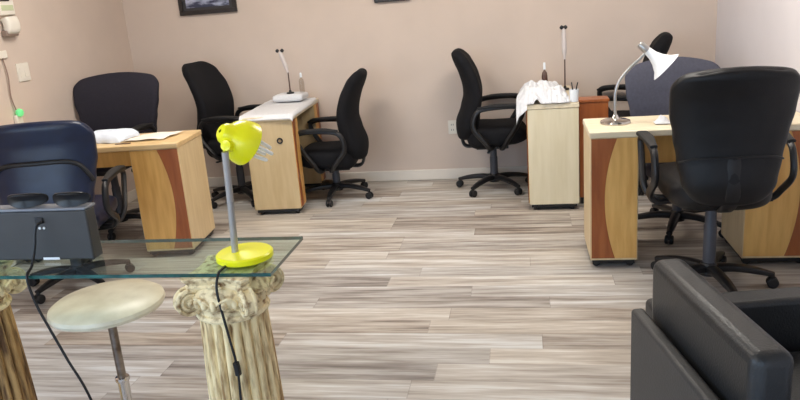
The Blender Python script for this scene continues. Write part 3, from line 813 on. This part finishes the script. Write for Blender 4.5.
def sunglasses(label, x, y, rz, W_=.072):
    t = thing('sunglasses', label, 'sunglasses', (x, y, GZ + .1862), rz, 'sunglasses on the charcoal case')
    bm = bmesh.new(); R = []; n = 40
    for off, k in ((.0, .1), (-.002, .6), (-.004, .96), (0, 1.0), (.005, .96), (.004, .6), (.004, .1)):
        ring = []
        for i in range(n):
            a = 2 * PI * i / n; c, d = math.cos(a), math.sin(a)
            zz = .024 + .025 * k * (abs(d) ** .8 * (1 if d > 0 else -.98))
            xx = W_ * k * math.copysign(abs(c) ** .8, c)
            ring.append(bm.verts.new((xx, off + 5.5 * xx * xx, zz)))
        R.append(ring)
    for r0, r1 in zip(R, R[1:]):
        for i in range(n): bm.faces.new([r0[i], r0[(i + 1) % n], r1[(i + 1) % n], r1[i]])
    bm.faces.new(R[0]); bm.faces.new(R[-1][::-1])
    new_obj('lens', bm, M['lens'], t)
    for s in (-1, 1):
        new_obj('temple', tube([(s * (W_ - .003), .026, .026), (s * (W_ - .01), .034, .02), (s * .03, .038, .008), (s * -.02, .036, .004)], .003, seg=8), M['plastic'], t)
    new_obj('brow_bar', tube([(-W_ * .8, .018, .036), (-W_ * .4, .002, .042), (0, -.004, .043), (W_ * .4, .002, .042), (W_ * .8, .018, .036)], .0028, seg=8), M['plastic'], t)
sunglasses('black sunglasses on the charcoal case, directly above its cable', -1.645, 2.052, .12)
sunglasses('black sunglasses at the right end of the charcoal case', -1.482, 2.052, .05, .068)

# stool
t = thing('round_stool', 'round ivory stool on a metal pole beneath the glass console', 'stool', (-1.53, 2.22, 0))
S = .205
new_obj('seat', blathe([(.05, .497), (S * .86, .498), (S * .97, .507), (S, .520), (S * .985, .533), (S * .90, .545), (S * .6, .556), (S * .25, .560), (.01, .561)], 56), M['cream_vinyl'], t)
new_obj('seat_pan', blathe([(.03, .480), (.12, .484), (.15, .495), (.15, .500), (.03, .5)], 40), M['old_steel'], t)
new_obj('pole', blathe([(.016, .20), (.016, .485)], 24), M['old_steel'], t)
new_obj('height_collar', blathe([(.016, .206), (.026, .208), (.028, .214), (.026, .222), (.016, .224)], 24), M['chrome'], t)
new_obj('lower_tube', blathe([(.021, .06), (.021, .208)], 24), M['chrome'], t)
new_obj('floor_base', blathe([(.145, 0), (.15, .004), (.148, .012), (.10, .022), (.045, .032), (.026, .045), (.021, .062)], 48), M['chrome'], t)

# ------------------------------------------------------------------ black leather armchair
t = thing('armchair', 'boxy black leather armchair in the near right corner', 'armchair', (.353, 2.02, 0), math.radians(-79.5))
# local +x runs along the back (far -> near), local +y is the way it faces
ARM_H, BK_H, SHELL_H = .578, .752, .595
LEN = .60
def pad(x0, x1, y0, y1, z0, z1, name, m, bv):
    o = new_obj(name, bbox(x0, x1, y0, y1, z0, z1), m, t, bevel=bv, bseg=4, auto=80)
    return o
pad(-.01, LEN + .10, -.058, -.018, .10, SHELL_H, 'back_shell', M['leather_matte'], .012)
pad(0.0, LEN, -.005, .09, .36, BK_H, 'back_cushion', M['leather'], .028)
pad(-.115, -.015, .02, .70, .10, ARM_H, 'armrest', M['leather'], .018)
pad(LEN + .015, LEN + .115, .02, .70, .10, ARM_H, 'armrest', M['leather'], .018)
pad(0.0, LEN, .0, .68, .12, .30, 'seat_frame', M['leather_matte'], .012)
pad(0.005, LEN - .005, .10, .70, .30, .43, 'seat_cushion', M['leather'], .03)
for x in (0.0, LEN): 
    for y in (-.03, .64): pad(x - .02, x + .02, y, y + .04, 0, .105, 'foot', M['plastic'], .004)

# ------------------------------------------------------------------ light
wd = bpy.data.worlds.new('sky'); SC.world = wd; wd.use_nodes = True
nt = wd.node_tree; bg = nt.nodes['Background']
tc = nt.nodes.new('ShaderNodeTexCoord'); sp = nt.nodes.new('ShaderNodeSeparateXYZ'); rp = nt.nodes.new('ShaderNodeValToRGB')
nt.links.new(tc.outputs['Generated'], sp.inputs[0])
ma = nt.nodes.new('ShaderNodeMath'); ma.operation = 'MULTIPLY_ADD'; ma.inputs[1].default_value = .5; ma.inputs[2].default_value = .5
nt.links.new(sp.outputs['Z'], ma.inputs[0]); nt.links.new(ma.outputs[0], rp.inputs['Fac'])
e = rp.color_ramp.elements
e[0].position = .46; e[0].color = (.30, .29, .28, 1)
e[1].position = .80; e[1].color = (.30, .52, 1.0, 1)
q = e.new(.50); q.color = (.72, .85, 1.0, 1)
q = e.new(.60); q.color = (.50, .70, 1.0, 1)
nt.links.new(rp.outputs['Color'], bg.inputs['Color'])
bg.inputs['Strength'].default_value = 6.0

def area(name, loc, rot, sx, sy, power, color, portal=False):
    l = bpy.data.lights.new(name, 'AREA'); l.shape = 'RECTANGLE'; l.size = sx; l.size_y = sy
    l.energy = power; l.color = color
    o = bpy.data.objects.new(name, l); COL.objects.link(o); o.location = loc; o.rotation_euler = rot
    if portal: l.cycles.is_portal = True
    return o
area('window_portal', ((WX0 + WX1) / 2, YF - .02, (WZ0 + WZ1) / 2), (PI / 2, 0, 0), WX1 - WX0, WZ1 - WZ0, 1, (1, 1, 1), True)
area('door_portal', ((DX0 + DX1) / 2, YF - .02, DZ1 / 2), (PI / 2, 0, 0), DX1 - DX0, DZ1, 1, (1, 1, 1), True)
area('added_window_portal', (XL + .02, (VY0 + VY1) / 2, (VZ0 + VZ1) / 2), (PI / 2, 0, -PI / 2), VY1 - VY0, VZ1 - VZ0, 1, (1, 1, 1), True)
for x, y in ((-1.9, .6), (-1.9, 4.0), (.3, 4.0)):
    area('troffer_lamp', (x, y, ZC - .04), (0, 0, 0), 1.1, .5, 12 if y < 2 else 36, (1.0, .95, .88))

# ------------------------------------------------------------------ camera
FPX = 715.0
roll = math.atan(.078); pitch = math.atan(200 / FPX)
foot = (400 - 200 * math.sin(roll), 200 - 200 * math.cos(roll))
tt = (520 - foot[0]) / math.cos(roll)
Dv = Vector((foot[0] + tt * math.cos(roll) - 400, foot[1] - tt * math.sin(roll) - 200, FPX)).normalized()
Nv = Vector((FPX * FPX / 200 * math.sin(roll), FPX * FPX / 200 * math.cos(roll), FPX)).normalized()
Zc = -Nv; Xc = Dv.cross(Zc)
R = Matrix((Xc, Dv, Zc))            # world = R @ (right, down, forward)
right, down, fwd = R.col[0], R.col[1], R.col[2]
cam = bpy.data.cameras.new('camera'); co = bpy.data.objects.new('camera', cam); COL.objects.link(co)
mw = Matrix((right, -down, -fwd)).transposed().to_4x4(); mw.translation = Vector((0, 0, 1.52))
co.matrix_world = mw
cam.sensor_fit = 'HORIZONTAL'; cam.sensor_width = 36; cam.lens = FPX / 800 * 36; cam.clip_start = .05
SC.camera = co
vs = SC.view_settings; vs.view_transform = 'Standard'; vs.look = 'None'; vs.gamma = 1.0; vs.use_curve_mapping = False
vs.exposure = 0.0
SC.cycles.use_denoising = True
SC.cycles.max_bounces = 10; SC.cycles.diffuse_bounces = 5; SC.cycles.transparent_max_bounces = 16
SC.cycles.sample_clamp_indirect = 6.0
